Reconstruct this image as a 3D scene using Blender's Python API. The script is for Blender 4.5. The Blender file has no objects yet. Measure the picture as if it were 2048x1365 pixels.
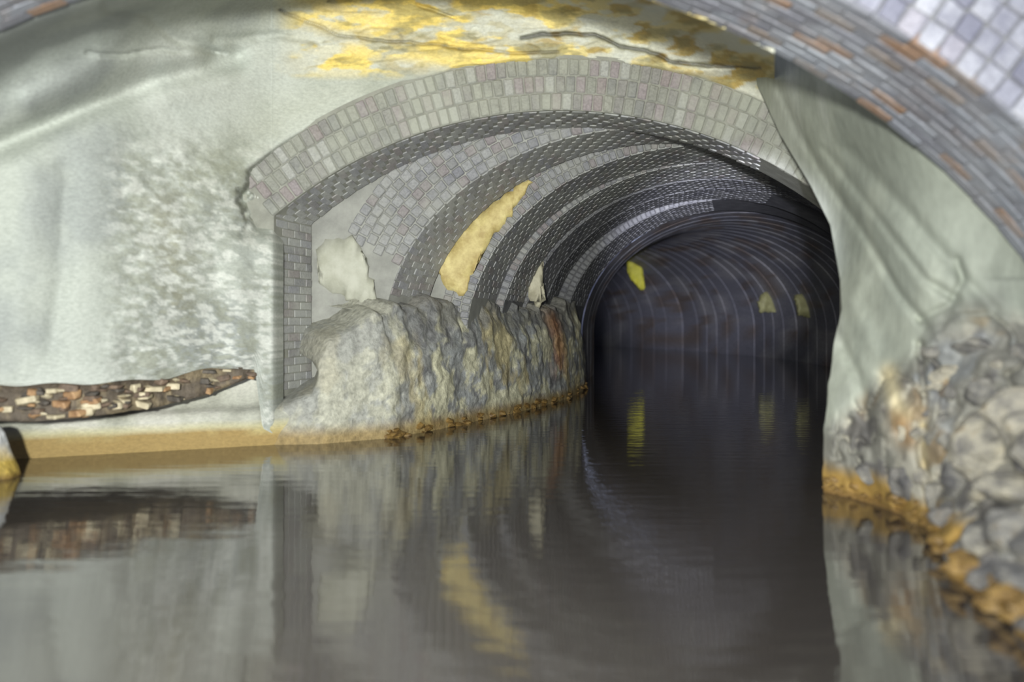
import bpy, math, random
import numpy as np
from mathutils import Vector, Matrix

S = bpy.context.scene
COL = S.collection
rnd = random.Random(11)

# ------------------------------------------------------------------ camera, world, lamps, exposure
F, HZ, CH = 1700.0, 645.0, 1.2          # focal length (px of a 2048 wide frame), horizon row, eye height over the water

def P(u, v, d):                          # photo direction + real distance -> world point
    return ((u - 1024.0) * d / F, d, CH - (v - HZ) * d / F)

cd = bpy.data.cameras.new('camera')
cam = bpy.data.objects.new('camera', cd); COL.objects.link(cam)
cam.location = (0, 0, CH); cam.rotation_euler = (math.pi / 2, 0, 0)
cd.sensor_width = 36; cd.lens = F / 2048 * 36; cd.shift_y = -(682.5 - HZ) / 2048
cd.clip_start = 0.05; cd.clip_end = 300
cd.dof.use_dof = True; cd.dof.focus_distance = 11.0; cd.dof.aperture_fstop = 0.55
S.camera = cam

w = bpy.data.worlds.new('world'); S.world = w; w.use_nodes = True
w.node_tree.nodes['Background'].inputs[0].default_value = (0.62, 0.70, 1.0, 1)
w.node_tree.nodes['Background'].inputs[1].default_value = 0.45

def lamp(name, kind, loc, power, radius, color, target=None, size=None, blend=0.5):
    l = bpy.data.lights.new(name, kind); l.energy = power; l.color = color
    l.shadow_soft_size = radius
    o = bpy.data.objects.new(name, l); COL.objects.link(o); o.location = loc
    if target:
        o.rotation_euler = (Vector(target) - Vector(loc)).to_track_quat('-Z', 'Y').to_euler()
    if size:
        l.spot_size = math.radians(size); l.spot_blend = blend
    return o
lamp('head_torch', 'SPOT', (-0.6, -1.3, 1.55), 3500, 0.14, (0.98, 1.0, 0.93), (-0.9, 8.4, 2.3), 98, 1.0)
lamp('added_tunnel_spot', 'SPOT', (0.25, 0.0, 1.55), 19000, 0.06, (0.84, 0.86, 1.0), (5.4, 24.0, 2.4), 15.5, 0.9)  # added spot without a known source, brightens the tunnel bend
S.view_settings.view_transform = 'Standard'
S.view_settings.look = 'None'
S.view_settings.gamma = 1.0
S.view_settings.use_curve_mapping = False
S.view_settings.exposure = 0.33

# ------------------------------------------------------------------ noise and small maths
def _hash(ix, iy, iz, seed):
    h = (ix.astype(np.int64) * 374761393 + iy.astype(np.int64) * 668265263 + iz.astype(np.int64) * 2147483647 + seed * 974634777) & 0xffffffff
    h = ((h ^ (h >> 13)) * 1274126177) & 0xffffffff
    h = ((h ^ (h >> 16)) * 2246822519) & 0xffffffff
    return ((h ^ (h >> 15)) & 0xffffff) / float(0xffffff)

def vnoise(p, scale, seed=0):
    q = np.asarray(p, float) * scale + 100.0
    i = np.floor(q).astype(np.int64); f = q - i; f = f * f * (3 - 2 * f)
    r = 0
    for dx in (0, 1):
        for dy in (0, 1):
            for dz in (0, 1):
                wgt = (f[..., 0] if dx else 1 - f[..., 0]) * (f[..., 1] if dy else 1 - f[..., 1]) * (f[..., 2] if dz else 1 - f[..., 2])
                r = r + wgt * _hash(i[..., 0] + dx, i[..., 1] + dy, i[..., 2] + dz, seed)
    return r

def fbm(p, scale, octv=4, seed=0, gain=0.5):
    a, t, r = 1.0, 0.0, 0.0
    for k in range(octv):
        r = r + a * vnoise(p, scale * 2 ** k, seed + 17 * k); t += a; a *= gain
    return r / t

def sstep(x, a, b):
    t = np.clip((x - a) / (b - a), 0, 1); return t * t * (3 - 2 * t)

def stroke(U, V, pts, width, fade=True):
    """soft ridge profile (1 on the line, 0 away from it) along a polyline"""
    best = np.full(U.shape, 1e9)
    for (x0, y0), (x1, y1) in zip(pts[:-1], pts[1:]):
        dx, dy = x1 - x0, y1 - y0
        t = np.clip(((U - x0) * dx + (V - y0) * dy) / (dx * dx + dy * dy), 0, 1)
        best = np.minimum(best, np.hypot(U - x0 - t * dx, V - y0 - t * dy))
    return np.exp(-(best / width) ** 2)

def mix(a, b, t):
    t = np.clip(t, 0, 1)[..., None]
    return a * (1 - t) + np.asarray(b, float) * t

def tps(ctrl):
    c = np.array(ctrl, float); xy = c[:, :2] / 500.0; z = c[:, 2]; n = len(c)
    def K(r2): return np.where(r2 > 1e-12, 0.5 * r2 * np.log(np.maximum(r2, 1e-12)), 0)
    r2 = ((xy[:, None] - xy[None]) ** 2).sum(-1)
    A = np.zeros((n + 3, n + 3)); A[:n, :n] = K(r2) + np.eye(n) * 0.004; A[:n, n] = 1; A[:n, n + 1:] = xy; A[n, :n] = 1; A[n + 1:, :n] = xy.T
    sol = np.linalg.solve(A, np.concatenate([z, [0, 0, 0]]))
    def f(U, V):
        q = np.stack([U, V], -1) / 500.0
        r = ((q[..., None, :] - xy) ** 2).sum(-1)
        return K(r) @ sol[:n] + sol[n] + q @ sol[n + 1:]
    return f

# ------------------------------------------------------------------ mesh helpers
def grid_mesh(name, XYZ, col=None, mat=None, parent=None, smooth=True):
    nr, nc = XYZ.shape[:2]
    me = bpy.data.meshes.new(name)
    idx = np.arange(nr * nc).reshape(nr, nc)
    q = np.stack([idx[:-1, :-1], idx[1:, :-1], idx[1:, 1:], idx[:-1, 1:]], -1).reshape(-1, 4)
    me.vertices.add(nr * nc); me.vertices.foreach_set('co', XYZ.reshape(-1).astype(np.float32))
    me.loops.add(q.size); me.loops.foreach_set('vertex_index', q.reshape(-1).astype(np.int32))
    me.polygons.add(len(q)); me.polygons.foreach_set('loop_start', np.arange(0, q.size, 4, dtype=np.int32))
    me.polygons.foreach_set('use_smooth', np.full(len(q), smooth))
    if col is not None:
        ca = me.color_attributes.new('Col', 'FLOAT_COLOR', 'POINT')
        c4 = np.concatenate([col.reshape(-1, 3), np.ones((nr * nc, 1))], 1)
        ca.data.foreach_set('color', c4.reshape(-1).astype(np.float32))
    me.update(calc_edges=True); me.validate()
    if mat: me.materials.append(mat)
    o = bpy.data.objects.new(name, me); COL.objects.link(o)
    if parent: o.parent = parent
    return o

def poly_obj(name, verts, faces, mat, parent=None, smooth=False):
    me = bpy.data.meshes.new(name); me.from_pydata(verts, [], faces); me.update()
    me.materials.append(mat)
    if smooth: me.polygons.foreach_set('use_smooth', [True] * len(me.polygons))
    o = bpy.data.objects.new(name, me); COL.objects.link(o)
    if parent: o.parent = parent
    return o

def empty(name, loc=(0, 0, 0)):
    o = bpy.data.objects.new(name, None); COL.objects.link(o); o.location = loc; o.empty_display_size = 0.2
    return o

def tag(o, label, cat, group=None):
    o['label'] = label; o['category'] = cat
    if group: o['group'] = group
    return o

def structure(o, label=None):
    o['kind'] = 'structure'
    if label: o['label'] = label
    return o

def brick_mesh(name, sx, sy, sz, mat, seed, cham=0.007, jit=0.003):
    """worn brick: box with chamfered, slightly irregular arrises; centred"""
    r = random.Random(seed); V = []; idx = {}
    for ix in (-1, 1):
        for iy in (-1, 1):
            for iz in (-1, 1):
                j = [r.uniform(-jit, jit) for _ in range(3)]
                for ax in range(3):
                    h = [sx / 2 - cham, sy / 2 - cham, sz / 2 - cham]
                    h[ax] += cham
                    V.append((ix * h[0] + j[0], iy * h[1] + j[1], iz * h[2] + j[2]))
                    idx[(ix, iy, iz, ax)] = len(V) - 1
    Fc = []
    for ax in range(3):                                           # six faces
        o1, o2 = (ax + 1) % 3, (ax + 2) % 3
        for s in (-1, 1):
            L = []
            for a, b in ((-1, -1), (1, -1), (1, 1), (-1, 1)):
                k = [0, 0, 0]; k[ax] = s; k[o1] = a; k[o2] = b
                L.append(idx[(*k, ax)])
            Fc.append(L if s > 0 else L[::-1])
    for ax in range(3):                                           # twelve arrises
        o1, o2 = (ax + 1) % 3, (ax + 2) % 3
        for a in (-1, 1):
            for b in (-1, 1):
                L = []
                for s, f in ((-1, o1), (1, o1), (1, o2), (-1, o2)):
                    k = [0, 0, 0]; k[ax] = s; k[o1] = a; k[o2] = b
                    L.append(idx[(*k, f)])
                Fc.append(L if a * b < 0 else L[::-1])
    for c in [(x, y, z) for x in (-1, 1) for y in (-1, 1) for z in (-1, 1)]:
        L = [idx[(*c, ax)] for ax in range(3)]
        Fc.append(L if c[0] * c[1] * c[2] > 0 else L[::-1])
    me = bpy.data.meshes.new(name); me.from_pydata(V, [], Fc); me.update(); me.materials.append(mat)
    return me

def rock_mesh(name, mat, seed, squash=0.75, sub=2, rough=0.5):
    """broken stone: faceted icosphere"""
    import bmesh
    bm = bmesh.new(); bmesh.ops.create_icosphere(bm, subdivisions=sub, radius=1.0)
    p = np.array([v.co[:] for v in bm.verts])
    r = random.Random(seed)
    for _ in range(7):                                            # knock flat facets off it
        n = np.array([r.gauss(0, 1) for _ in range(3)]); n /= np.linalg.norm(n); d = r.uniform(0.55, 0.85)
        over = np.maximum(p @ n - d, 0); p = p - over[:, None] * n
    p = p * (1 + rough * (fbm(p, 1.6, 3, seed) - 0.5)[:, None])
    p[:, 2] *= squash
    for v, c in zip(bm.verts, p): v.co = c
    me = bpy.data.meshes.new(name); bm.to_mesh(me); bm.free(); me.materials.append(mat)
    return me

def put(name, me, parent, M):
    o = bpy.data.objects.new(name, me); COL.objects.link(o); o.parent = parent; o.matrix_local = M
    return o

def frame_at(pos, ax, ay, az):
    M = Matrix.Identity(4)
    for i, a in enumerate((ax, ay, az)):
        M[0][i], M[1][i], M[2][i] = a
    M[0][3], M[1][3], M[2][3] = pos
    return M

# ------------------------------------------------------------------ materials
def nt(name):
    m = bpy.data.materials.new(name); m.use_nodes = True
    t = m.node_tree; b = t.nodes['Principled BSDF']
    return m, t, b

def noise_node(t, scale, detail=5, rough=0.6, vec=None, stretch=None):
    n = t.nodes.new('ShaderNodeTexNoise'); n.inputs['Scale'].default_value = scale
    n.inputs['Detail'].default_value = detail; n.inputs['Roughness'].default_value = rough
    g = t.nodes.new('ShaderNodeNewGeometry')
    src = g.outputs['Position']
    if stretch:
        mp = t.nodes.new('ShaderNodeMapping'); mp.inputs['Scale'].default_value = stretch
        t.links.new(src, mp.inputs[0]); src = mp.outputs[0]
    t.links.new(src, n.inputs['Vector'])
    return n

def ramp(t, stops):
    r = t.nodes.new('ShaderNodeValToRGB'); e = r.color_ramp.elements
    while len(e) < len(stops): e.new(0.5)
    for k, (p, c) in enumerate(stops):
        e[k].position = p; e[k].color = (*c, 1) if len(c) == 3 else c
    return r

def mixrgb(t, mode, fac, a, b):
    n = t.nodes.new('ShaderNodeMix'); n.data_type = 'RGBA'; n.blend_type = mode
    for s, val in ((0, fac), (6, a), (7, b)):
        if hasattr(val, 'is_output'): t.links.new(val, n.inputs[s])
        elif s == 0: n.inputs[0].default_value = val
        else: n.inputs[s].default_value = (*val, 1)
    return n.outputs[2]

def bump(t, b, h, strength, dist):
    n = t.nodes.new('ShaderNodeBump'); n.inputs['Strength'].default_value = strength; n.inputs['Distance'].default_value = dist
    t.links.new(h, n.inputs['Height']); t.links.new(n.outputs[0], b.inputs['Normal'])

def mat_attr(name, grain=30, contrast=0.25, bs=0.4, bd=0.01, rough=0.75, stretch=(1, 1, 1)):
    """surface whose pigment map is stored on its vertices, with procedural grain"""
    m, t, b = nt(name)
    a = t.nodes.new('ShaderNodeVertexColor'); a.layer_name = 'Col'
    n = noise_node(t, grain, 6, 0.65, stretch=stretch)
    r = ramp(t, [(0.3, (1 - contrast,) * 3), (0.7, (1 + contrast * .35,) * 3)])
    t.links.new(n.outputs['Fac'], r.inputs[0])
    c = mixrgb(t, 'MULTIPLY', 1.0, a.outputs['Color'], r.outputs[0])
    t.links.new(c, b.inputs['Base Color']); b.inputs['Roughness'].default_value = rough
    b.inputs['Specular IOR Level'].default_value = 0.35
    bump(t, b, n.outputs['Fac'], bs, bd)
    return m

def mat_brick(name, cols, veil=(0.6, 0.6, 0.55), veil_amt=0.5, veil_scale=2.0, rough=0.6, grain=45, stain=None):
    """bricks: tone picked per brick, mottling, patches of pale lime bloom"""
    m, t, b = nt(name)
    oi = t.nodes.new('ShaderNodeObjectInfo')
    n0 = len(cols)
    r = ramp(t, [((k + 0.0) / n0, c) for k, c in enumerate(cols)]); r.color_ramp.interpolation = 'CONSTANT'
    t.links.new(oi.outputs['Random'], r.inputs[0])
    n = noise_node(t, grain, 5, 0.7)
    rr = ramp(t, [(0.3, (0.62,) * 3), (0.7, (1.15,) * 3)]); t.links.new(n.outputs['Fac'], rr.inputs[0])
    c = mixrgb(t, 'MULTIPLY', 1.0, r.outputs[0], rr.outputs[0])
    v = noise_node(t, veil_scale, 6, 0.7)
    vr = ramp(t, [(0.42, (0, 0, 0)), (0.62, (veil_amt,) * 3)]); t.links.new(v.outputs['Fac'], vr.inputs[0])
    c = mixrgb(t, 'MIX', vr.outputs[0], c, veil)
    if stain:
        v2 = noise_node(t, 1.7, 5, 0.7, stretch=(1, 1, 1.6)); v2r = ramp(t, [(0.56, (0, 0, 0)), (0.7, (0.6,) * 3)])
        t.links.new(v2.outputs['Fac'], v2r.inputs[0]); c = mixrgb(t, 'MIX', v2r.outputs[0], c, stain)
    t.links.new(c, b.inputs['Base Color']); b.inputs['Roughness'].default_value = rough
    b.inputs['Specular IOR Level'].default_value = 0.4
    bump(t, b, n.outputs['Fac'], 0.5, 0.006)
    return m

def mat_plain(name, c1, c2, scale=8, rough=0.7, bs=0.4, bd=0.01, stretch=None, c3=None):
    m, t, b = nt(name)
    n = noise_node(t, scale, 6, 0.65, stretch=stretch)
    st = [(0.35, c1), (0.65, c2)] + ([(0.78, c3)] if c3 else [])
    r = ramp(t, st); t.links.new(n.outputs['Fac'], r.inputs[0]); t.links.new(r.outputs[0], b.inputs['Base Color'])
    b.inputs['Roughness'].default_value = rough; b.inputs['Specular IOR Level'].default_value = 0.35
    bump(t, b, n.outputs['Fac'], bs, bd)
    return m

M_wall = mat_attr('lime_render', 26, 0.22, 0.35, 0.012, 0.8, (1, 1, 1.8))
M_rub = mat_attr('rubble_surface', 16, 0.45, 0.8, 0.03, 0.6)
M_cement = mat_attr('cement_render', 12, 0.2, 0.35, 0.015, 0.75, (1, 1, .5))
M_mortar = mat_plain('old_mortar', (.27, .27, .25), (.38, .38, .35), 4)
M_mortar_ring = mat_plain('ring_mortar', (.24, .24, .21), (.33, .33, .29), 6)
M_mortar_dark = mat_plain('dark_mortar', (.16, .16, .17), (.25, .25, .26), 6)  # darker mortar tone for the near arch and middle ribs
M_near = mat_brick('near_soffit_brick', [(.20, .20, .23), (.25, .26, .30), (.21, .20, .22), (.28, .29, .33), (.24, .20, .18), (.20, .20, .23), (.30, .19, .13), (.23, .23, .27), (.22, .22, .25), (.26, .26, .29)], (.36, .38, .42), .6, 1.2, stain=(.26, .20, .17))
M_nearface = mat_brick('whitened_face_brick', [(.42, .42, .47), (.50, .50, .55), (.36, .36, .42), (.46, .46, .51), (.24, .24, .30), (.40, .38, .43)], (.17, .17, .22), .75, 2.2)
M_ring = mat_brick('arch_ring_brick', [(.29, .29, .26), (.33, .33, .29), (.25, .25, .24), (.30, .26, .26), (.40, .40, .38), (.27, .26, .25), (.32, .28, .29)], (.40, .41, .35), .7, 1.1)
M_rib = mat_brick('rib_brick', [(.33, .33, .34), (.39, .39, .40), (.36, .33, .33), (.42, .42, .41), (.37, .37, .40), (.32, .31, .32)], (.50, .51, .47), .6, 1.8)
M_rib_shaded = mat_brick('shaded_rib_brick', [(.16, .16, .18), (.20, .20, .22), (.17, .17, .18), (.22, .22, .23)], (.29, .29, .29), .4, 1.6)  # darker copy of the rib brick: inner ribs' dimness painted into the colour
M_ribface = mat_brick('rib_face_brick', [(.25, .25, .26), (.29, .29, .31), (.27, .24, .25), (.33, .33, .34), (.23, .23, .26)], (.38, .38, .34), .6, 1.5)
M_mortar_shaded = mat_plain('shaded_mortar', (.09, .09, .10), (.15, .15, .16), 6)  # mortar of the last two ribs, shade put into its colour
M_crust = mat_plain('yellow_lime_crust', (.48, .36, .14), (.78, .66, .30), 6, .55, .7, .02, c3=(.42, .34, .28))
M_crustp = mat_plain('pale_lime_crust', (.5, .46, .33), (.72, .68, .52), 8, .55, .7, .02, c3=(.55, .33, .14))
M_cpatch = mat_plain('smooth_cement', (.42, .42, .34), (.55, .55, .47), 5, .7, .3, .01)
M_bright = mat_plain('bright_yellow_crust', (.55, .52, .05), (.85, .80, .10), 2, .6)
M_dimcr = mat_plain('dull_yellow_crust', (.22, .21, .09), (.36, .35, .17), 3, .6)
M_stone = [mat_plain('stone_a', (.22, .21, .20), (.42, .40, .36), 11, .6, .7, .02),
           mat_plain('stone_b', (.38, .36, .30), (.62, .59, .50), 9, .6, .7, .02),
           mat_plain('stone_c', (.15, .15, .17), (.30, .29, .30), 10, .55, .7, .02)]
def mat_bank(name, tone):
    m, t, b = nt(name)
    n = noise_node(t, 7, 7, .68); r = ramp(t, [(.30, (.12, .115, .12)), (.42, (.27, .26, .24)), (.50, (.40, .38, .33)), (.58, (.52, .49, .41)), (.68, (.30, .22, .13))])
    t.links.new(n.outputs['Fac'], r.inputs[0]); c = mixrgb(t, 'MULTIPLY', 1.0, r.outputs[0], tone)
    t.links.new(c, b.inputs['Base Color']); b.inputs['Roughness'].default_value = .6; n2 = noise_node(t, 22, 6, .7); bump(t, b, n2.outputs['Fac'], .9, .03)
    return m
M_bank = [mat_bank('bank_stone_grey', (.62, .62, .64)), mat_bank('bank_stone_pale', (.95, .92, .86)), mat_bank('bank_stone_dark', (.45, .45, .49))]
M_ochre = mat_plain('ochre_slimed_stone', (.12, .07, .025), (.30, .19, .06), 14, .45, .7, .02, c3=(.48, .34, .11))
M_broken = [mat_plain('broken_cream', (.42, .36, .24), (.72, .63, .45), 12), mat_plain('broken_brown', (.10, .075, .06), (.24, .17, .12), 14),
            mat_plain('broken_orange', (.30, .17, .09), (.50, .32, .17), 14), mat_plain('broken_dark', (.05, .045, .04), (.14, .12, .10), 14)]

# ------------------------------------------------------------------ large structure: water
mw, t, b = nt('still_water')
b.inputs['Base Color'].default_value = (.060, .052, .045, 1); b.inputs['Roughness'].default_value = 0.012
b.inputs['IOR'].default_value = 3.0
n = noise_node(t, 5.0, 3, .5, stretch=(.35, 1.6, 1)); n2 = noise_node(t, 26, 2, .5, stretch=(.3, 1.5, 1))
ad = t.nodes.new('ShaderNodeMath'); ad.operation = 'MULTIPLY_ADD'; ad.inputs[1].default_value = .12
t.links.new(n2.outputs['Fac'], ad.inputs[0]); t.links.new(n.outputs['Fac'], ad.inputs[2])
bump(t, b, ad.outputs[0], .06, .05)
xs = np.linspace(-16, 16, 40); ys = np.linspace(-3, 75, 80)
X, Y = np.meshgrid(xs, ys)
water = grid_mesh('water', np.stack([X, Y, X * 0], -1), None, mw)
structure(water, 'still dark murky water covering the floor of the tunnel')

# ------------------------------------------------------------------ rendered wall: left bulge and headwall
NCX, NCY, NA, NB = 730.0, 1209.0, 1550.0, 1300.0     # sight line of the near arch's inner edge

_zu = np.arange(-900, 2000, 10.0)
_zv = np.interp(_zu, [-700, -300, 0, 200, 400, 500, 570, 800], [5.3, 6.0, 6.55, 6.9, 7.8, 8.3, 8.54, 8.56])
_k = np.hanning(23); _zv = np.convolve(np.pad(_zv, 11, 'edge'), _k / _k.sum(), 'valid')
def zb_smooth(U): return np.interp(U, _zu, _zv)

CRACK_A = [(560, 20), (600, 40), (650, 58), (680, 73), (780, 80), (900, 92), (1010, 105), (1120, 104)]
CRACK_B = [(1045, 74), (1090, 68), (1130, 66), (1190, 72), (1240, 92), (1290, 100), (1340, 122), (1400, 128), (1460, 133), (1520, 136)]

def relief(U0, V0):
    wob = np.stack([U0, V0, U0 * 0], -1)
    U = U0 + 14 * (fbm(wob, 1 / 45., 3, 71) - .5); V = V0 + 12 * (fbm(wob, 1 / 40., 3, 72) - .5)
    return relief_(U0, V0, U, V)

def relief_(U, V, Uw, Vw):
    wob_ = np.stack([U, V, U * 0], -1)
    q = 1 - np.sqrt(((U - NCX) / NA) ** 2 + ((V - NCY) / NB) ** 2)
    d = np.maximum(q * 1400, 0)
    Zb = zb_smooth(U)
    _ = lambda U: np.interp(U, [-700, -300, 0, 200, 400, 500, 570, 800], [5.3, 6.0, 6.55, 6.9, 7.8, 8.3, 8.54, 8.56])
    dec = np.interp(U, [200, 700], [85, 36])
    Z = 5.06 + (Zb - 5.06) * (1 - np.exp(-(d / dec) ** 1.5))
    g = stroke(U, V, [(-100, 330), (0, 290), (150, 225), (300, 165), (400, 140), (470, 118)], 26)
    Z = Z + .17 * g
    Z = Z - .12 * stroke(U, V, [(60, 200), (200, 130), (380, 112)], 34)
    Z = Z + .07 * stroke(Uw, Vw, [(215, 18), (300, 34), (345, 72), (430, 104)], 10)
    Z = Z + .06 * stroke(Uw, Vw, [(175, 105), (240, 112), (300, 102), (385, 98), (450, 108)], 4)
    Z = Z + .045 * stroke(Uw, Vw, [(135, 340), (128, 450), (125, 560), (105, 700)], 22)
    Z = Z - .05 * stroke(Uw, Vw, [(60, 340), (50, 500), (40, 640)], 40)
    Z = Z - .07 * stroke(Uw, Vw, [(330, 175), (450, 150), (560, 125)], 30)
    Z = Z - .08 * stroke(Uw, Vw, [(420, 60), (520, 50), (600, 78)], 34)
    Z = Z + .05 * stroke(Uw, Vw, [(430, 78), (560, 72), (640, 84)], 9)
    crk = np.maximum(.5 * stroke(Uw, Vw, CRACK_A, 2.6), np.maximum(stroke(Uw, Vw, CRACK_B, 3.4), .6 * stroke(Uw, Vw, [(840, 8), (870, 22), (905, 38)], 3)))
    Z = Z + .13 * crk - .02 * stroke(Uw, Vw - 12, CRACK_B, 12) * (V < 160)
    # broken slabs over the headwall stand proud by different amounts
    slab = vnoise(np.stack([U, V * 2.6, U * 0], -1), 1 / 95.0, 5)
    top = sstep(U, 560, 680) * (1 - sstep(V, 125, 175))
    Z = Z - .10 * top * np.round(slab * 4) / 4
    Z = Z - .11 * sstep(V, 450, 510) * sstep(U, 425, 490)
    inring = sstep(V, np.interp(U, *RO) - 6, np.interp(U, *RO) + 10) * sstep(U + 70 * (fbm(wob_, 1 / 28., 3, 7) - .5), 478, 512) * (1 - sstep(V, 440, 480))
    Z = Z * (1 - inring) + 8.60 * inring
    P3 = np.stack(P(U, V, Z), -1)
    rough = np.maximum(sstep(U, 170, 260) * (1 - sstep(U, 560, 620)) * sstep(V, 210, 320), top) * .9 + .12
    Z = Z - .075 * rough * (fbm(P3 * np.array([1, 1, 1.8]), 3.2, 5, 3) - .5) * 2 - .02 * (fbm(P3, 1.0, 3, 9) - .5)
    return Z

def _unused(): pass
def wall_colour(U, V, P3):
    c = np.ones(U.shape + (3,)) * np.array([.47, .495, .45])
    big = fbm(P3, .9, 4, 21); c = mix(c, (.60, .625, .58), sstep(big, .5, .65)); c = mix(c, (.33, .35, .34), sstep(big, .49, .36) * .8)
    c = mix(c, (.62, .66, .62), sstep(fbm(P3, 1.3, 3, 77), .5, .7) * (1 - sstep(U, 560, 640)) * (1 - sstep(V, 200, 300)))
    rz = sstep(U, 170, 290) * sstep(V, 230, 360)
    m = fbm(P3 * np.array([1, 1, 2.6]), 7.5, 5, 31, .62)
    mm = fbm(P3, 1.6, 3, 35); c = mix(c, (.36, .37, .30), rz * sstep(m, .50, .60) * .7 * sstep(mm, .35, .6)); c = mix(c, (.72, .73, .68), rz * sstep(m, .49, .40) * .75)
    c = mix(c, (.33, .32, .24), stroke(U, V, [(330, 420), (345, 520), (360, 600)], 38) * .55 * sstep(m, .35, .6))
    c = mix(c, (.40, .41, .31), stroke(U, V, [(430, 330), (560, 240), (760, 150)], 55) * .35)
    # yellow lime and ochre over the headwall
    top = sstep(U, 540, 640) * (1 - sstep(V, 130, 165) * (1 - sstep(U, 1400, 1460)))
    y1 = fbm(P3 * np.array([1, 1, 2.6]), 1.9, 5, 41)
    y2 = fbm(P3 * np.array([1, 1, 2.6]), 3.6, 5, 47)
    c = mix(c, (.58, .54, .38), top * .75)
    pu = np.stack([U / 2.6, V, U * 0], -1)
    y1 = fbm(pu, 1 / 38., 5, 41); y2 = fbm(pu, 1 / 17., 5, 47); y3 = fbm(pu, 1 / 24., 4, 49)
    c = mix(c, (.92, .72, .22), top * sstep(y1, .42, .50) * (1 - .55 * sstep(U, 1000, 1250)))
    c = mix(c, (.46, .32, .09), top * sstep(y2, .50, .60) * (.25 + .6 * sstep(U, 800, 1300)))
    c = mix(c, (.66, .67, .60), top * sstep(y3, .50, .42) * .85)
    c = mix(c, (.30, .27, .14), top * sstep(y3, .58, .66) * .6)
    c = mix(c, (.92, .74, .28), np.maximum(stroke(U, V, [(640, 35), (760, 50), (700, 20)], 24), stroke(U, V, [(700, 98), (800, 108), (900, 120), (1000, 112)], 14)) * .9 * sstep(y2, .36, .46))
    wob = np.stack([U, V, U * 0], -1)
    Uw = U + 14 * (fbm(wob, 1 / 45., 3, 71) - .5); Vw = V + 12 * (fbm(wob, 1 / 40., 3, 72) - .5)
    c = mix(c, (.05, .045, .045), stroke(Uw, Vw, CRACK_B, 2.6) * .8)
    c = mix(c, (.14, .13, .10), stroke(Uw, Vw, CRACK_A, 2.2) * .6)
    return c

def ring_line(off):
    a, hc, hs = 2.88, 3.33, 2.27; R_ = (a * a + (hc - hs) ** 2) / (2 * (hc - hs)); t0 = math.asin(a / R_); t = np.linspace(-t0, t0, 200)
    X = .49 + (R_ + off) * np.sin(t); h = hc - R_ + (R_ + off) * np.cos(t)
    return 1024 + X * F / 8.58, HZ - (h - CH) * F / 8.58
RO, RI = ring_line(.535), ring_line(-.02)

def outer_ring_v(U):
    return np.interp(U, *RO) + 7
def _old_ring(U):                                 # sight line of the ring's outer edge (hidden under the bricks)
    return np.interp(U, [545, 640, 700, 800, 950, 1130, 1300, 1430, 1520, 1600, 1750], [500, 360, 310, 240, 190, 160, 170, 200, 250, 320, 480])

def wall_piece(name, u0, u1, du, vbot, nv):
    us = np.arange(u0, u1 + .1, du); ret = u0 < 0; s = np.linspace(0, 1, nv)
    U = np.repeat(us[None], nv, 0); B = vbot(us); V = -260 + (B + 260)[None] * s[:, None]
    if u0 < 0: V = np.where(s[:, None] < .8, -260 + 950 * s[:, None] / .8, 690 + (B[None] - 690) * (s[:, None] - .8) / .2)
    Z = relief(U, V) + (.0015 if u0 > 0 else 0) * (U < 546); P3 = np.stack(P(U, V, Z), -1)
    cc = wall_colour(U, V, P3)
    if ret:                                                # the render returns into the arch
        k_ = sstep(V[:, -1], 430, 460)[:, None]
        e = [P3[:, -1] + (np.array([dx, dy, 0]) - [.002, 0, 0]) * k_ + [.002, 0, 0] for dx, dy in ((.012, .03), (.02, .12), (.025, .32))]
        P3 = np.concatenate([P3, np.stack(e, 1)], 1); cc = np.concatenate([cc] + [cc[:, -1:]] * 3, 1)
    return us, B, Z[-1], grid_mesh(name, P3, cc, M_wall)

def left_bottom(us):
    return np.interp(us, [-700, 0, 120, 250, 340, 420, 470, 510, 525, 600], [800, 770, 769, 764, 755, 738, 734, 740, 860, 900]) + 3 * np.sin(us / 23.0)
us, B, Zl, wl = wall_piece('wall_left', -620, 545, 4, left_bottom, 300)
structure(wl, 'bulging pale grey rendered wall with soft folds, broken off above the kerb at its foot')
_, _, _, wb = wall_piece('wall_back', 529, 1552, 4, outer_ring_v, 190)
structure(wb, 'headwall above the brick arch, crusted with yellow lime and split by long dark cracks')

# broken edge of the left wall: a rough band, its dark underside and the pieces in it
ub = np.arange(-620, 512, 5.0); tb = left_bottom(ub) - 3; bb = np.interp(ub, [-700, 0, 60, 200, 300, 400, 470, 512], [880, 842, 845, 832, 818, 795, 768, 752])
Zt = relief(ub, tb); rows = []; crow = []
for k, (f, back) in enumerate([(0, 0.0), (.08, .05), (.25, .07), (.5, .09), (.75, .07), (1.0, .05), (1.02, .25), (1.0, .6), (.97, 1.0), (.9, 1.6)]):
    V = tb + (bb - tb) * f; Z = Zt + back * np.clip((512 - ub) / 160, .15, 1)
    if f >= 1.02 or back >= .25:
        h = np.array(P(ub, bb, Zt + .05))[2]; X = (ub - 1024) * (Zt + .05) / F
        p = np.stack([X - 0.25 * (back - .05), Z, h + .02 * back], -1)
    else:
        p = np.stack(P(ub, V, Z), -1)
    p[:, 1] += .05 * (fbm(p, 6, 4, k) - .5)
    p[:, 2] += .02 * (fbm(p, 8, 4, 60) - .5)
    rows.append(p)
    cc = np.ones((len(ub), 3)) * np.array([.16, .13, .10])
    m = fbm(p, 7, 4, 90); cc = mix(cc, (.35, .28, .18), sstep(m, .5, .62) * (1 if back < .2 else .2)); crow.append(cc)
band = grid_mesh('broken_edge', np.array(rows), np.array(crow), M_rub, wl)
BM = []
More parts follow.
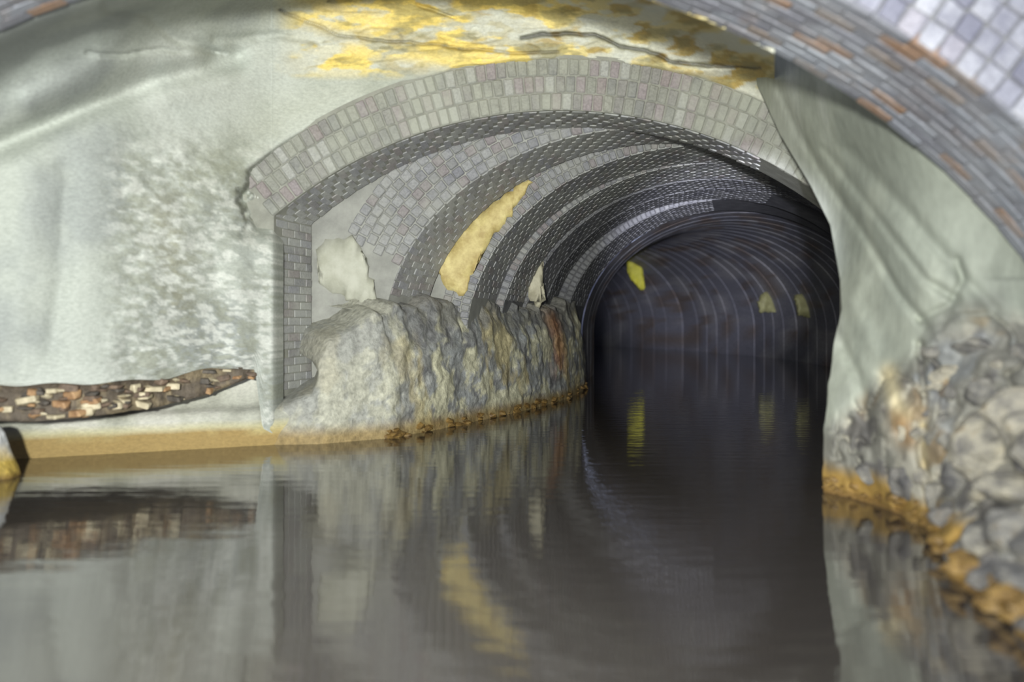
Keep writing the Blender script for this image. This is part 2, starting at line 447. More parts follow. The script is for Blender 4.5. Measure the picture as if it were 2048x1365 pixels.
for i, mm in enumerate(M_broken):
    BM += [(i, brick_mesh('broken_brick_piece', 1, 1, 1, mm, 50 + i, .12, .10)), (i, rock_mesh('broken_stone_piece', mm, 70 + i, .8, 1))]
for k in range(120):
    u = rnd.uniform(-420, 500) if k > 25 else rnd.uniform(60, 330)
    tbu = np.interp(u, ub, tb); bbu = np.interp(u, ub, bb); f = rnd.uniform(.1, .92)
    v = tbu + (bbu - tbu) * f; d = float(np.interp(u, ub, Zt)) + .05
    sz = (rnd.uniform(.05, .16), rnd.uniform(.06, .12), rnd.uniform(.03, .07) * (1 if bbu - tbu > 40 else .6))
    pool = [0, 0, 1, 1, 2, 3] if 80 < u < 380 else [1, 1, 3, 3, 2, 0]
    ci = rnd.choice(pool); me = rnd.choice([m for i, m in BM if i == ci])
    isb = 'brick' in me.name
    M = Matrix.Translation(P(u, v, d)) @ Matrix.Rotation(rnd.uniform(-.25, .25), 4, 'Y') @ Matrix.Rotation(rnd.uniform(-.5, .5), 4, 'Z') @ Matrix.Diagonal((*[s * (1 if isb else .55) for s in sz], 1))
    put('brick' if isb else 'stone', me, wl, M)

# kerb wall under the overhang
kx = [-7.0, -5.2, -4.1, -3.2, -2.3, -1.9, -1.27]; ky = [6.6, 7.15, 7.55, 7.95, 8.33, 8.5, 8.87]
xs = np.linspace(-7, -1.27, 260); yk = np.interp(xs, kx, ky)
prof = [(0.0, -.35), (.0, -.05), (.0, .03), (.01, .09), (.02, .15), (.03, .2), (.04, .26), (.06, .31), (.10, .345), (.20, .36), (.26, .42), (.30, .62), (.33, .95)]
rows = []; crow = []
for dy, h in prof:
    h_ = np.where(xs < -2.42, h, min(h, .36)); p = np.stack([xs, yk + dy, h_], -1)
    p[:, 1] += .03 * (fbm(p, 2.5, 4, 12) - .5); p[:, 2] += .03 * (fbm(p * [1, 0, 0], 2, 4, 14) - .5) * (h > .05)
    cc = np.ones((len(xs), 3)) * np.array([.58, .58, .50])
    m = fbm(p, 3, 4, 15); cc = mix(cc, (.42, .42, .36), sstep(m, .45, .62)); cc = mix(cc, (.68, .67, .60), sstep(m, .45, .35))
    tide = .165 + .03 * (fbm(p * [1, 0, 0], 3, 4, 19) - .5)
    cc = mix(cc, (.62, .55, .26), sstep(np.full(len(xs), h), .24, .17) * .9)
    cc = mix(cc, (.40, .28, .11), sstep(np.full(len(xs), h), tide, tide - .02))
    rows.append(p); crow.append(cc)
kerb_s = np.linspace(0, 1, 50)
R = np.array(rows); C = np.array(crow)
kerb = grid_mesh('kerb_wall', R, C, M_wall); structure(kerb, 'low pale concrete kerb with a brown tidemark along the water')

# ------------------------------------------------------------------ arches
def profile(kind, a, hc, hs, h0=-.35, n=400, R=None):
    """intrados polyline, left foot -> crown -> right foot, as (x, h, nx, nh) with outward normals; by even arc length"""
    pts = [(-a, h) for h in np.linspace(h0, hs, 60)[:-1]]
    if kind == 'seg':
        R_ = (a * a + (hc - hs) ** 2) / (2 * (hc - hs)); t0 = math.asin(a / R_)
        pts += [(R_ * math.sin(t), hc - R_ + R_ * math.cos(t)) for t in np.linspace(-t0, t0, 240)]
    else:
        pts += [(-a * math.cos(t), hs + (hc - hs) * math.sin(t)) for t in np.linspace(0, math.pi, 300)]
    pts += [(a, h) for h in np.linspace(hs, h0, 60)[1:]]
    p = np.array(pts); s = np.concatenate([[0], np.cumsum(np.hypot(*np.diff(p, axis=0).T))])
    ss = np.linspace(0, s[-1], n); q = np.stack([np.interp(ss, s, p[:, 0]), np.interp(ss, s, p[:, 1])], -1)
    tg = np.gradient(q, axis=0); tg /= np.linalg.norm(tg, axis=1)[:, None]
    return ss, q, np.stack([-tg[:, 1], tg[:, 0]], -1)

def at_s(pr, s):
    ss, q, nn = pr
    i = np.searchsorted(ss, s); i = min(max(i, 1), len(ss) - 1); f = (s - ss[i - 1]) / (ss[i] - ss[i - 1])
    return q[i - 1] * (1 - f) + q[i] * f, (nn[i - 1] * (1 - f) + nn[i] * f)

def arch_core(name, pr, xn, zn, xf, zf, thick, mat, parent, inset=.003, e=.008):
    """solid mortar body of an arch, closed all round"""
    ss, q, nn = pr
    def ring(off, x, z, sc=1):
        p = (q * [sc, sc]) + nn * off
        return np.stack([p[:, 0] + x, np.full(len(p), z), p[:, 1]], -1)
    G = np.array([ring(thick, xn, zn + e), ring(inset, xn, zn + e), ring(inset, (xn + xf) / 2, (zn + zf) / 2), ring(inset, xf, zf), ring(thick, xf, zf), ring(thick, xn, zn + e)])
    return grid_mesh(name, G, None, mat, parent, smooth=False)

def soffit_bricks(pr, xn, zn, xf, zf, s0, s1, mats, parent, cap=295, pitch=.083, blen=.225, stagger=True, tilt=.02):
    """bricks of the underside, alternate rows breaking joint"""
    nb = max(1, round((zf - zn) / blen)); L = (zf - zn) / nb
    meshes = [brick_mesh('soffit_brick_form', pitch - .007, L - .007, .05, mats, 5 + k, .004, .002) for k in range(4)]
    rows = int((s1 - s0) / pitch); rows = min(rows, int(cap / (nb + (.5 if stagger else 0)))); n = 0
    for r in range(rows):
        even = [(j * L, (j + 1) * L) for j in range(nb)]
        odd = [(0, L / 2)] + [((j + .5) * L, (j + 1.5) * L) for j in range(nb - 1)] + [((nb - .5) * L, nb * L)]
        for j, (a0, a1) in enumerate(odd if (r % 2 and stagger) else even):
            q, nn = at_s(pr, s0 + (r + .5 + (.5 if (not stagger and j % 2) else 0)) * pitch)
            z = zn + (a0 + a1) / 2; f = (z - zn) / (zf - zn); xc = xn + (xf - xn) * f
            d = .020 + rnd.uniform(-.003, .004)
            ax = Vector((nn[1], 0, -nn[0])).normalized(); az = ax.cross(Vector(((xf - xn) / (zf - zn), 1, 0))).normalized(); ay = az.cross(ax)
            if az.dot(Vector((nn[0], 0, nn[1]))) < 0: az = -az; ay = -ay
            M = frame_at(Vector((q[0] + xc, z, q[1])) + az * d, ax, ay, az) @ Matrix.Rotation(rnd.uniform(-tilt, tilt), 4, 'Z') @ Matrix.Diagonal((1, (a1 - a0) / L, 1, 1))
            put('brick', rnd.choice(meshes), parent, M); n += 1
    return n

def face_bricks(pr, xn, zn, s0, s1, courses, hgt, mats, parent, cap=295, pitch=.10, first=.0, skip=None):
    meshes = [brick_mesh('voussoir_form', pitch - .012, .06, hgt - .012, mats, 25 + k, .01, .004) for k in range(4)]
    n = 0
    for c in range(courses):
        s = s0 + (pitch / 2 if c % 2 else 0)
        off = first + (c + .5) * hgt
        while s < s1 and n < cap:
            q, nn = at_s(pr, s)
            curv = 0
            pos = (q[0] + nn[0] * off + xn, zn + .022 + rnd.uniform(-.007, .007), q[1] + nn[1] * off)
            # spacing grows with radius on the curved part
            q2, n2 = at_s(pr, min(s + .02, pr[0][-1])); dl = math.hypot(q2[0] + n2[0] * off - q[0] - nn[0] * off, q2[1] + n2[1] * off - q[1] - nn[1] * off) / .02
            s += pitch / max(dl, .5)
            if skip and skip(pos): continue
            ax = Vector((nn[1], 0, -nn[0])).normalized(); az = Vector((nn[0], 0, nn[1])).normalized()
            M = frame_at(pos, ax, Vector((0, 1, 0)), az) @ Matrix.Rotation(rnd.uniform(-.03, .03), 4, 'Y')
            put('voussoir', rnd.choice(meshes), parent, M); n += 1
    return n

# near arch, through which the photograph looks
near = empty('brick_arch', (-.86, 4.5, 0)); near_off = Vector((-near.location[0], -near.location[1], 0))
tag(near, 'wide near arch with bluish brown brick underside and whitened face bricks', 'arch')
NX, NN, NF = 0.0, 4.1 - 4.5, 5.0 - 4.5
pn = profile('ell', 4.56, 3.365, -.46, h0=-.5, n=700)
total = pn[0][-1]; mid = total / 2
arch_core('arch_body', pn, 0, NN, 0, NF, 1.9, M_mortar_dark, near, inset=.006)
soffit_bricks(pn, 0, NN, 0, NF, mid + .5, mid + 4.9, M_near, near, cap=230, pitch=.222, blen=.09, stagger=False, tilt=.01)
soffit_bricks(pn, 0, NN, 0, NF, mid - 3.0, mid - 1.6, M_near, near, cap=64, pitch=.222, blen=.09, stagger=False, tilt=.01)
face_bricks(pn, 0, NN - .01, mid + 1.2, mid + 4.6, 7, .13, M_nearface, near, cap=290, pitch=.115)

# ribs of the skewed tunnel: (near distance, near centre, far distance, far centre)
RIBS = [(8.58, .49, 9.28, .69), (9.32, 1.47, 10.12, 1.83), (10.22, 2.34, 11.33, 2.60), (11.37, 2.72, 12.55, 2.98), (12.65, 3.04, 13.47, 3.32), (13.51, 3.34, 14.67, 3.55), (14.71, 3.80, 16.2, 4.2)]
p_seg = profile('seg', 2.88, 3.33, 2.27); p_ell = profile('ell', 2.88, 3.33, .98)
LBL = ['first brick arch of the tunnel mouth, ringed by three courses of pale bricks',
       'second brick rib of the tunnel, with a smooth cement patch low on its left face',
       'third brick rib of the tunnel, with a long yellow lime streak down its left face',
       'fourth brick rib of the tunnel, just behind the one with the long yellow streak',
       'fifth brick rib of the tunnel, with a short cream lime streak above the rubble footing',
       'sixth brick rib of the tunnel, next to last before the dark bend',
       'innermost brick rib framing the dark bend of the tunnel']
rib_objs = []
for k, (zn, xn, zf, xf) in enumerate(RIBS):
    pr = p_seg if k == 0 else p_ell
    xc = (xn + xf) / 2; zc = (zn + zf) / 2
    o = empty('tunnel_arch' if k == 0 else 'arch_rib', (xc, zc, 0)); tag(o, LBL[k], 'arch', 'stepped brick ribs of the tunnel')
    a = (xn - xc, zn - zc, xf - xc, zf - zc); rib_objs.append((o, xc, zc))
    T = pr[0][-1]; m = T / 2
    arch_core('arch_body', pr, *a, .56 if k == 0 else 1.9, M_mortar_ring if k == 0 else M_mortar if k < 3 else M_mortar_dark if k < 5 else M_mortar_shaded, o, e=-.036 if k == 0 else .004)
    ms = [M_rib, M_rib, M_rib, M_rib, M_rib_shaded, M_rib_shaded, M_rib_shaded][k]
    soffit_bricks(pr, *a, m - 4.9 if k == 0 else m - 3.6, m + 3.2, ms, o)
    if k == 0:
        pitch = .104
        face_bricks(pr, a[0], a[1] - .045, m - 3.1, m + 2.75, 3, .175, M_ring, o, cap=290, pitch=pitch)
    else:
        face_bricks(pr, a[0], a[1] - .015, m - (3.2 if k == 1 else 3.9), m + .9, 6 if k == 1 else 3 if k < 5 else 2, .115, M_ribface if k < 4 else M_rib_shaded, o, cap=290, pitch=.125 if k == 1 else .086)

# crusts that grew on the ribs: lumpy plates with real thickness
def plate(name, poly, d, thick, mat, parent, off, seed=0, step=9):
    """irregular lumpy plate on a rib face; poly is its outline seen from the front"""
    poly = [Vector((P(u, v, d)[0], P(u, v, d)[2])) for u, v in poly]
    pp = []
    for i, a_ in enumerate(poly):                         # ragged edge
        b_ = poly[(i + 1) % len(poly)]; n_ = max(1, int((b_ - a_).length / .05))
        for j in range(n_):
            q = a_.lerp(b_, j / n_); j_ = .03
            pp.append(Vector((q.x + rnd.uniform(-j_, j_), q.y + rnd.uniform(-j_, j_))))
    cx = sum(q.x for q in pp) / len(pp); cz = sum(q.y for q in pp) / len(pp)
    import bmesh
    bm = bmesh.new()
    fr = [bm.verts.new((q.x, d - .012, q.y)) for q in pp]
    f = bm.faces.new(fr)
    res = bmesh.ops.triangulate(bm, faces=[f])
    bmesh.ops.subdivide_edges(bm, edges=[e for e in bm.edges if not e.is_boundary], cuts=2)
    bmesh.ops.triangulate(bm, faces=bm.faces[:])
    inner = [v for v in bm.verts if not v.is_boundary]
    P3 = np.array([v.co[:] for v in bm.verts]); nz = fbm(P3, 7, 3, seed)
    for v, z in zip(bm.verts, nz):
        v.co.y -= (thick * (.5 + z) if not v.is_boundary else thick * .35)
    be = [e for e in bm.edges if e.is_boundary]
    r = bmesh.ops.extrude_edge_only(bm, edges=be)
    for v in [g for g in r['geom'] if isinstance(g, bmesh.types.BMVert)]: v.co.y = d + .04
    bmesh.ops.recalc_face_normals(bm, faces=bm.faces[:])
    for v in bm.verts: v.co.x -= off[0]; v.co.y -= off[1]
    me = bpy.data.meshes.new(name); bm.to_mesh(me); bm.free(); me.materials.append(mat)
    me.polygons.foreach_set('use_smooth', [True] * len(me.polygons))
    o = bpy.data.objects.new(name, me); COL.objects.link(o); o.parent = parent
    return o
o, xc, zc = rib_objs[1]
plate('cement_patch', [(636, 498), (655, 482), (700, 474), (722, 500), (738, 545), (752, 590), (754, 608), (715, 604), (670, 588), (640, 570)], 9.29, .05, M_cpatch, o, (xc, zc), 3)['label'] = 'smooth pale cement patch'
o, xc, zc = rib_objs[2]
plate('lime_crust', [(1066, 362), (1046, 398), (1030, 415), (1005, 455), (985, 470), (965, 500), (950, 535), (935, 560), (930, 590), (905, 585), (884, 560), (874, 540), (882, 505), (905, 480), (930, 450), (960, 425), (1000, 398), (1030, 372)], 10.19, .025, M_crust, o, (xc, zc), 5)['label'] = 'yellow lime crust'
o, xc, zc = rib_objs[4]
plate('lime_crust', [(1068, 512), (1085, 520), (1082, 560), (1090, 600), (1075, 615), (1060, 600), (1056, 555), (1060, 530)], 12.63, .025, M_crustp, o, (xc, zc), 7)['label'] = 'cream lime crust'

# barrel beyond the ribs, bending to the left
zz = [16.22, 19, 22, 26, 30, 35, 41, 50, 60]; cx_ = [4.3, 4.9, 5.3, 5.35, 4.9, 3.6, .8, -5, -13]; sc_ = [1.0, 1.04, 1.1, 1.18, 1.27, 1.38, 1.46, 1.5, 1.5]
ang = np.linspace(-.12, math.pi + .12, 90); rows = []; crow = []
steps = []
zcur = 16.22
while zcur < 58: steps.append(zcur); zcur += .9
for i, z0 in enumerate(steps):
    for z, st in ((z0, .05), (z0 + .84, .05), (z0 + .85, .09), (z0 + .895, .09)):
        cx = np.interp(z, zz, cx_); s = np.interp(z, zz, sc_)
        dx = (np.interp(z + .5, zz, cx_) - np.interp(z - .5, zz, cx_)); nrm = math.hypot(1, dx)
        p = []
        for t_ in ang:
            l = -(2.9 * s + st) * math.cos(t_); h = .95 + (2.38 * s * 1.0 + st) * math.sin(t_)
            if t_ < 0 or t_ > math.pi: l = (-1 if t_ < 0 else 1) * (2.9 * s + st); h = .95 - 1.4 * (abs(t_ - math.pi / 2) - math.pi / 2) / .12
            p.append((cx + l / nrm, z - l * dx / nrm, h))
        p = np.array(p); rows.append(p)
        m = fbm(p, 1.6, 5, 33); cc = np.ones((len(p), 3)) * np.array([.24, .24, .28]); cc = mix(cc, (.38, .37, .39), sstep(m, .48, .62))
        cc = mix(cc, (.20, .15, .12), sstep(fbm(p, 2.3, 3, 8), .56, .66) * .8); crow.append(cc)
R = np.array(rows); barrel = grid_mesh('ceiling', R, np.array(crow), M_rub, smooth=False)
structure(barrel, 'dark brick barrel of the tunnel bending away to the left beyond the last rib')

# crusts on the wall of the bend
RR = R
def on_bend(u, v):
    X = (u - 1024) / F; Hh = -(v - HZ) / F
    Dm = np.abs(RR[..., 0] / RR[..., 1] - X) + np.abs((RR[..., 2] - CH) / RR[..., 1] - Hh)
    Dm[(RR[..., 1] < 17)] = 9
    i = np.unravel_index(np.argmin(Dm), Dm.shape); return RR[i][1] - .25
def bend_crust(poly, mat, label):
    u0 = sum(p[0] for p in poly) / len(poly); v0 = sum(p[1] for p in poly) / len(poly)
    d = on_bend(u0, v0)
    q = plate('lime_crust', poly, d, .12, mat, None, (0, 0), int(u0))
    q.parent = barrel; q['label'] = label
bend_crust([(1255, 505), (1278, 503), (1284, 530), (1283, 560), (1290, 578), (1280, 580), (1262, 560), (1254, 540)], M_bright, 'bright yellow lime crust')
bend_crust([(1515, 605), (1525, 585), (1550, 582), (1566, 600), (1568, 618), (1545, 626), (1520, 625)], M_dimcr, 'dull yellow lime crust')
bend_crust([(1588, 592), (1610, 588), (1612, 605), (1628, 612), (1618, 635), (1595, 630), (1592, 612)], M_dimcr, 'dull yellow lime crust')

# ------------------------------------------------------------------ footing along the foot of the ribs
fp = np.array([(-2.42, 8.36), (-2.3, 8.34), (-1.9, 8.42), (-1.27, 8.85), (-.75, 9.75), (-.16, 10.95), (.35, 12.1), (.8, 13.3), (1.2, 14.9), (1.38, 16.4)])
fs = np.concatenate([[0], np.cumsum(np.hypot(*np.diff(fp, axis=0).T))]); sN = np.linspace(0, fs[-1], 360)
fx = np.interp(sN, fs, fp[:, 0]); fy = np.interp(sN, fs, fp[:, 1])
tx = np.gradient(fx); ty = np.gradient(fy); L = np.hypot(tx, ty); nx, ny = ty / L, -tx / L     # towards the water
topx = np.interp(fx, [-2.42, -2.3, -1.98, -1.8, -1.27, -.75, -.16, .35, .8, 1.2, 1.38], [.30, .34, .45, .95, 1.25, 1.4, 1.45, 1.35, 1.4, 1.5, 1.2]) + .5 * (fbm(np.stack([sN, sN * 0, sN * 0], -1), 2.2, 5, 2, .6) - .5) * np.interp(sN, fs[:4], [.1, .2, .3, 1])
rows = []; crow = []
for f in np.linspace(-.15, 1.05, 80):
    h = np.full(len(sN), f * 1.75)
    back = -.07 + .07 * np.clip(h, 0, 9) / 1.5 + .10 * sstep(h, topx - .45, topx) + 1.0 * sstep(h, topx - .02, topx + .22) ** 2
    h = np.minimum(h, topx + .16 + .02 * h)
    p = np.stack([fx - nx * back, fy - ny * back, h], -1)
    dsp = ((fbm(p, 2.0, 3, 81) - .5) * .10 + (fbm(p, 7, 4, 87) - .5) * .09) * np.interp(sN, fs, [.1, .2, .4, 1, 1, 1, 1, 1, .8, .5]) * min(1, max(f, 0) * 8 + .25)
    p = p + np.stack([nx, ny, nx * 0], -1) * (dsp[:, None] - .02)
    m = fbm(p * [1, 1, .8], 3.4, 5, 82); m2 = fbm(p * [1, 1, .45], 2.6, 5, 83); m3 = fbm(p, 6, 4, 84)
    c = np.ones((len(sN), 3)) * np.array([.42, .425, .41]); c = mix(c, (.22, .22, .24), sstep(m3, .53, .63) * .75)
    c = mix(c, (.42, .44, .46), sstep(m3, .47, .38) * .5)
    c = mix(c, (.78, .75, .54), sstep(fbm(p * [1, 1, .9], 4.5, 5, 86, .62), .465, .54) * .9); c = mix(c, (.62, .52, .27), sstep(m2, .55, .62) * .7)
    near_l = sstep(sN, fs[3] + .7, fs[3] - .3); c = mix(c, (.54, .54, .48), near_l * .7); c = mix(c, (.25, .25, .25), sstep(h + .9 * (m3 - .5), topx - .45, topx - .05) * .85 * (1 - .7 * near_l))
    og = np.exp(-((sN - np.interp(13.1, fp[:, 1], fs)) / .35) ** 2) * sstep(h, .25, .5) * sstep(1.5 - h, 0, .3)
    c = mix(c, (.55, .26, .12), og * sstep(m2, .4, .52) * .8)
    c = mix(c, (.40, .27, .09), sstep(h, .22, .05) * .85)
    rows.append(p); crow.append(c)
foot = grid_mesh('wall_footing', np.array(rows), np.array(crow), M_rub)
structure(foot, 'mottled grey and cream rubble footing along the foot of the ribs')
och = [rock_mesh('ochre_stone_form', M_ochre, 300 + k, .7, 1) for k in range(4)]
gs = [rock_mesh('grey_stone_form', M_bank[k % 3], 320 + k, .8, 3, .8) for k in range(6)]
for k in range(80):
    s = rnd.uniform(fs[3] - .15, fs[-1] - .8); x = np.interp(s, sN, fx); y = np.interp(s, sN, fy); a_ = np.interp(s, sN, nx); b_ = np.interp(s, sN, ny)
    r = rnd.uniform(.04, .10); M = Matrix.Translation((x + a_ * r * .2, y + b_ * r * .2, rnd.uniform(-.01, .08))) @ Matrix.Rotation(rnd.uniform(0, 6), 4, 'Z') @ Matrix.Diagonal((r * 1.4, r, r * .8, 1))
    put('stone', rnd.choice(och), foot, M)

# ------------------------------------------------------------------ cement pier and rubble bank on the right
wl_u = [1500, 1650, 1700, 1750, 1800, 1850, 1866, 1895, 1930, 1985, 2048, 2150, 2400, 2700]; wl_v = [985, 985, 995, 1010, 1030, 1055, 1110, 1150, 1180, 1225, 1262, 1330, 1480, 1640]
ctrl = [(1510, 100, 8.3), (1530, 200, 8.0), (1560, 270, 7.7), (1620, 370, 7.1), (1660, 450, 6.7), (1680, 560, 6.35), (1683, 620, 6.25), (1665, 700, 6.15), (1650, 820, 6.1), (1645, 920, 6.05), (1650, 985, 6.0),
        (1600, 128, 7.0), (1700, 190, 5.9), (1780, 255, 5.4), (1850, 325, 5.2), (1950, 430, 5.1), (2048, 545, 5.03), (2200, 720, 4.9), (2500, 900, 4.6),
        (1750, 450, 5.85), (1700, 330, 6.3), (1850, 600, 5.3), (1750, 700, 5.8), (1850, 800, 5.2), (1950, 650, 5.0), (1800, 950, 5.25),
        (2048, 1000, 3.95), (2048, 800, 4.4), (1950, 1000, 4.4), (1950, 850, 4.75), (2200, 1000, 3.6), (2200, 850, 4.1), (2500, 1100, 3.1),
        (1750, 1010, 5.59), (1850, 1055, 4.98), (1866, 1110, 4.39), (1930, 1180, 3.81), (2048, 1262, 3.31), (2150, 1330, 2.98)]
zf_ = tps(ctrl)
vs = np.arange(60, 1420, 5.0)
Sil = np.interp(vs, [60, 100, 170, 200, 270, 370, 450, 560, 620, 700, 820, 920, 985, 1100, 1500], [1508, 1508, 1514, 1528, 1560, 1620, 1660, 1680, 1683, 1666, 1651, 1645, 1648, 1640, 1600]) + 4 * (vnoise(np.stack([vs, vs * 0, vs * 0], -1), 1 / 22., 4) - .5) * (vs > 650)
tt = np.linspace(0, 1, 190) ** 1.15
U = Sil[:, None] + (2560 - Sil)[:, None] * tt[None]; V = np.repeat(vs[:, None], len(tt), 1)
Z = zf_(U, V)
q = 1 - np.sqrt(((U - NCX) / NA) ** 2 + ((V - NCY) / NB) ** 2); d = q * 1400
Z = np.where(d < 0, np.maximum(Z, 5.06), Z) ; Z = np.where((V < 560), np.maximum(Z, 5.06), Z)
W = np.interp(U, wl_u, wl_v)
Zs = 2040.0 / np.maximum(V - HZ, 60) + np.maximum(V - W, 0) * .004 + .02
Z = np.where(V > W, np.maximum(Z, Zs), Z)
Z = np.clip(Z, 1.6, 9)
for pts, wd, amp in [([(1545, 150), (1600, 270), (1660, 370), (1730, 470), (1800, 590), (1850, 650)], 9, .05), ([(1600, 230), (1700, 380), (1790, 470), (1850, 560)], 22, -.05),
                     ([(1650, 300), (1760, 440), (1850, 560), (1915, 600)], 10, .05), ([(1700, 300), (1820, 430), (1930, 560), (1990, 620)], 14, .04),
                     ([(1660, 640), (1720, 760), (1740, 880)], 12, .05), ([(1840, 690), (1850, 800), (1840, 900), (1870, 1050)], 9, .10), ([(1740, 690), (1700, 600), (1720, 560)], 20, -.05),
                     ([(1840, 640), (1900, 610), (1925, 560), (1915, 520)], 8, .05), ([(1640, 700), (1700, 720)], 8, .0)]:
    Z = Z + amp * stroke(U, V, pts, wd)
P3 = np.stack(P(U, V, Z), -1)
smooth_top = 1 - sstep(V + 70 * (vnoise(P3, 2.5, 6) - .5) + np.clip((U - 1860) * .95, -190, 25), 640, 720)
rb = 1 - smooth_top
edge = sstep(U - Sil[:, None], 4, 40)
st1 = fbm(P3 * np.array([1, 1, 1.3]), 2.4, 5, 51) - .5; st2 = fbm(P3, 7, 4, 52) - .5
ridg = np.abs(fbm(P3, 2.9, 3, 53) - .5)
above = V < W - 6
Z = Z - np.where(above, rb * edge * (.42 * st1 + .12 * st2 - .35 * np.exp(-(ridg / .02) ** 2) * .25), 0) - (1 - rb) * .02 * st1
P3 = np.stack(P(U, V, Z), -1)
c = np.ones(U.shape + (3,)) * np.array([.36, .38, .32])
m = fbm(P3 * np.array([1, 1, .6]), 1.6, 4, 54)
c = mix(c, (.45, .47, .41), sstep(m, .5, .62)); c = mix(c, (.26, .28, .24), sstep(m, .46, .36) * .7)
gm = fbm(P3, 3.2, 5, 55); gm2 = fbm(P3, 8, 4, 56)
rc = np.ones(U.shape + (3,)) * np.array([.31, .30, .26]); rc = mix(rc, (.52, .49, .41), sstep(gm, .48, .56)); rc = mix(rc, (.15, .14, .14), sstep(gm2, .54, .64) * .8)
rc = mix(rc, (.34, .36, .38), sstep(fbm(P3, 2, 3, 57), .55, .65) * .6); rc = mix(rc, (.32, .21, .09), sstep(fbm(P3, 2.2, 4, 58), .57, .64) * .7)
c = c * (1 - rb[..., None]) + rc * .72 * rb[..., None]
c = mix(c, (.66, .57, .36), stroke(U, V, [(1778, 745), (1790, 800), (1805, 830)], 17) * .9)
c = mix(c, (.33, .20, .09), stroke(U, V, [(1800, 840), (1815, 880)], 20) * .8)
c = mix(c, (.55, .45, .25), stroke(U, V, [(1846, 850), (1850, 950), (1858, 990)], 7) * .8)
c = mix(c, (.35, .22, .06), sstep(P3[..., 2] + .10 * (gm - .5) * 2, .22, .10)); c = mix(c, (.16, .09, .03), sstep(P3[..., 2], .07, .0) * .8)
c = mix(c, (.12, .12, .11), stroke(U, V, [(1870, 655), (1930, 620), (1990, 600)], 22) * .5)
# wrap the free edge round to the back so that the pier has its depth
back = []; bc = []
for k, (du, dz) in enumerate([(.75, 2.9), (.45, 1.6), (.22, .7), (.08, .25), (.02, .06)]):
    e = P3[:, 0].copy(); dzz = np.minimum(dz, np.maximum(8.75 - e[:, 1], .05) * dz / 2.9 + .02)
    rt = 1 + dzz / e[:, 1]; e[:, 1] += dzz; e[:, 0] *= rt; e[:, 2] = CH + (e[:, 2] - CH) * rt; e[:, 0] += du * .55 * dzz / max(dz, .01) + .0
    back.append(e); bc.append(c[:, 0])
P3 = np.concatenate([np.stack(back, 1), P3], 1); c = np.concatenate([np.stack(bc, 1), c], 1)
wr = grid_mesh('wall_right', P3, c, M_cement)
structure(wr, 'smooth flowing cement render on the right pier above a bank of rough rubble')

# stones set in the bank: (sight u, sight v, half width m, half height m, which)
Zi = lambda u, v: float(zf_(np.array([[u]], float), np.array([[v]], float))[0, 0])
big = [(1995, 905, .21, .20, 1), (2065, 850, .20, .17, 1), (1925, 960, .11, .13, 0), (2035, 990, .18, .10, 1), (1905, 1040, .12, .08, 2), (1975, 1075, .15, .10, 0), (2055, 1075, .17, .11, 0),
       (1925, 1105, .08, .07, 2), (2005, 1150, .14, .08, 2), (2085, 1165, .17, .11, 0), (1900, 870, .12, .12, 0), (1985, 780, .17, .09, 0), (1900, 760, .12, .08, 1), (2070, 720, .19, .10, 0),
       (1830, 860, .10, .09, 1), (1815, 960, .10, .11, 2), (1740, 950, .09, .06, 0), (1880, 700, .10, .06, 0),
       (1960, 700, .13, .06, 0), (2150, 940, .25, .2, 1), (2180, 1100, .25, .16, 0), (2150, 1230, .2, .12, 2), (2250, 800, .25, .18, 0), (1875, 990, .08, .10, 0)]
for i, (u, v, rx, rz, mi) in enumerate(big):
    me = gs[(mi + 3 * (i % 2)) % 6]
    d_ = Zi(u, v) + rx * .8
    M = Matrix.Translation(P(u, v, d_)) @ Matrix.Rotation(rnd.uniform(-.3, .3), 4, 'Y') @ Matrix.Diagonal((rx * 1.15, rx * .9, rz * 1.45, 1)) @ Matrix.Rotation(rnd.choice([0, 1.57, 3.14]), 4, 'Z')
    put('stone', me, wr, M)
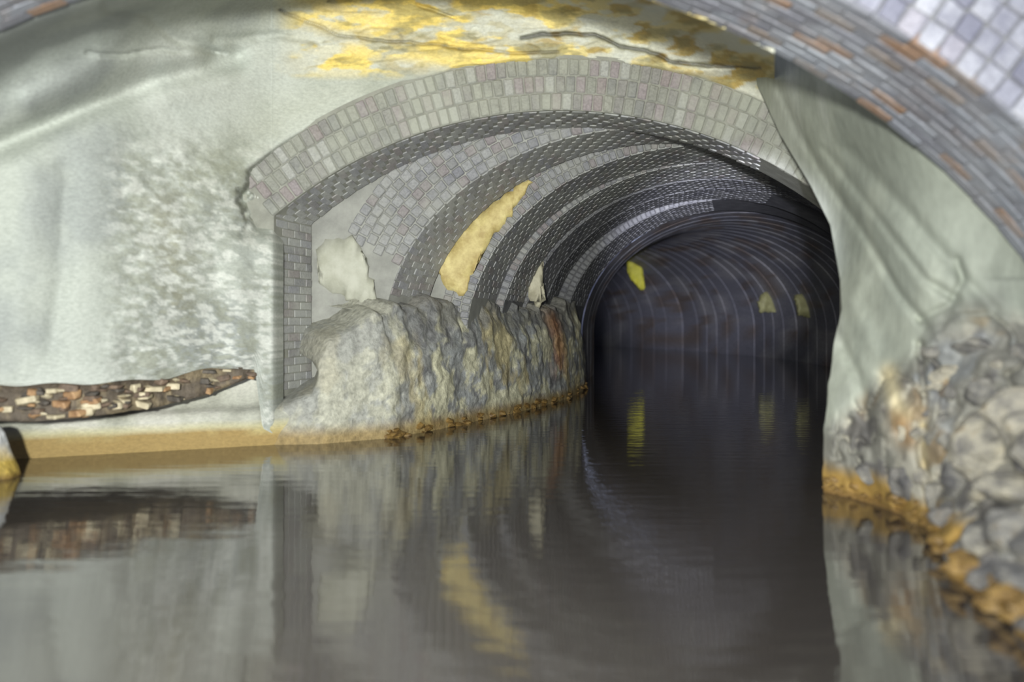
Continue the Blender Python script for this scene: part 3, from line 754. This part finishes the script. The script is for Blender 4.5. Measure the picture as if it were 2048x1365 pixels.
for k in range(34):
    u = rnd.uniform(1830, 2350); wv = float(np.interp(u, wl_u, wl_v)); v = rnd.uniform(730, wv - 25)
    r = rnd.uniform(.025, .065); d_ = Zi(u, v) + r * .1
    M = Matrix.Translation(P(u, v, d_)) @ Matrix.Rotation(rnd.uniform(0, 6), 4, 'X') @ Matrix.Rotation(rnd.uniform(0, 6), 4, 'Z') @ Matrix.Diagonal((r * 1.3, r, r, 1))
    put('stone', rnd.choice(gs), wr, M)
for k in range(90):                                                # slimed stones along the water's edge
    u = 1650 + 600 * rnd.random() ** 1.1; wv = float(np.interp(u, wl_u, wl_v)); d_ = CH * F / (wv - HZ)
    r = rnd.uniform(.03, .075); x, y, _ = P(u, wv, d_)
    M = Matrix.Translation((x + rnd.uniform(.0, .06), y + rnd.uniform(0, .05), rnd.uniform(-.01, .12))) @ Matrix.Rotation(rnd.uniform(0, 6), 4, 'Z') @ Matrix.Diagonal((r * 1.3, r, r * .9, 1))
    put('stone', rnd.choice(och), wr, M)

# ------------------------------------------------------------------ small things
# lime coated stump at the far left, standing in the water
hs = [(-.12, .20), (0, .20), (.05, .19), (.12, .16), (.2, .135), (.28, .125), (.34, .11), (.39, .08), (.41, .03), (.412, .001)]
A = np.linspace(0, 2 * math.pi, 40); G = []; Cc = []
for h, r in hs:
    p = np.stack([r * np.cos(A), r * np.sin(A), np.full(40, h)], -1); nz = (fbm(np.stack([np.cos(A), np.sin(A), np.full(40, h * 4)], -1), 1.5, 3, 8) - .5)
    p[:, :2] *= (1 + .5 * nz)[:, None]; G.append(p)
    cc = np.ones((40, 3)) * np.array([.74, .75, .76]); cc = mix(cc, (.62, .44, .10), sstep(np.full(40, h) + .1 * nz, .24, .17)); cc = mix(cc, (.25, .15, .04), sstep(np.full(40, h), .07, .0)); Cc.append(cc)
st = grid_mesh('limestone_stump', np.array(G), np.array(Cc), M_rub); x, y, _ = P(-22, 955, 6.58); st.location = (x, y, 0)
tag(st, 'white topped stump with a yellow foot standing in the water before the kerb', 'rock')
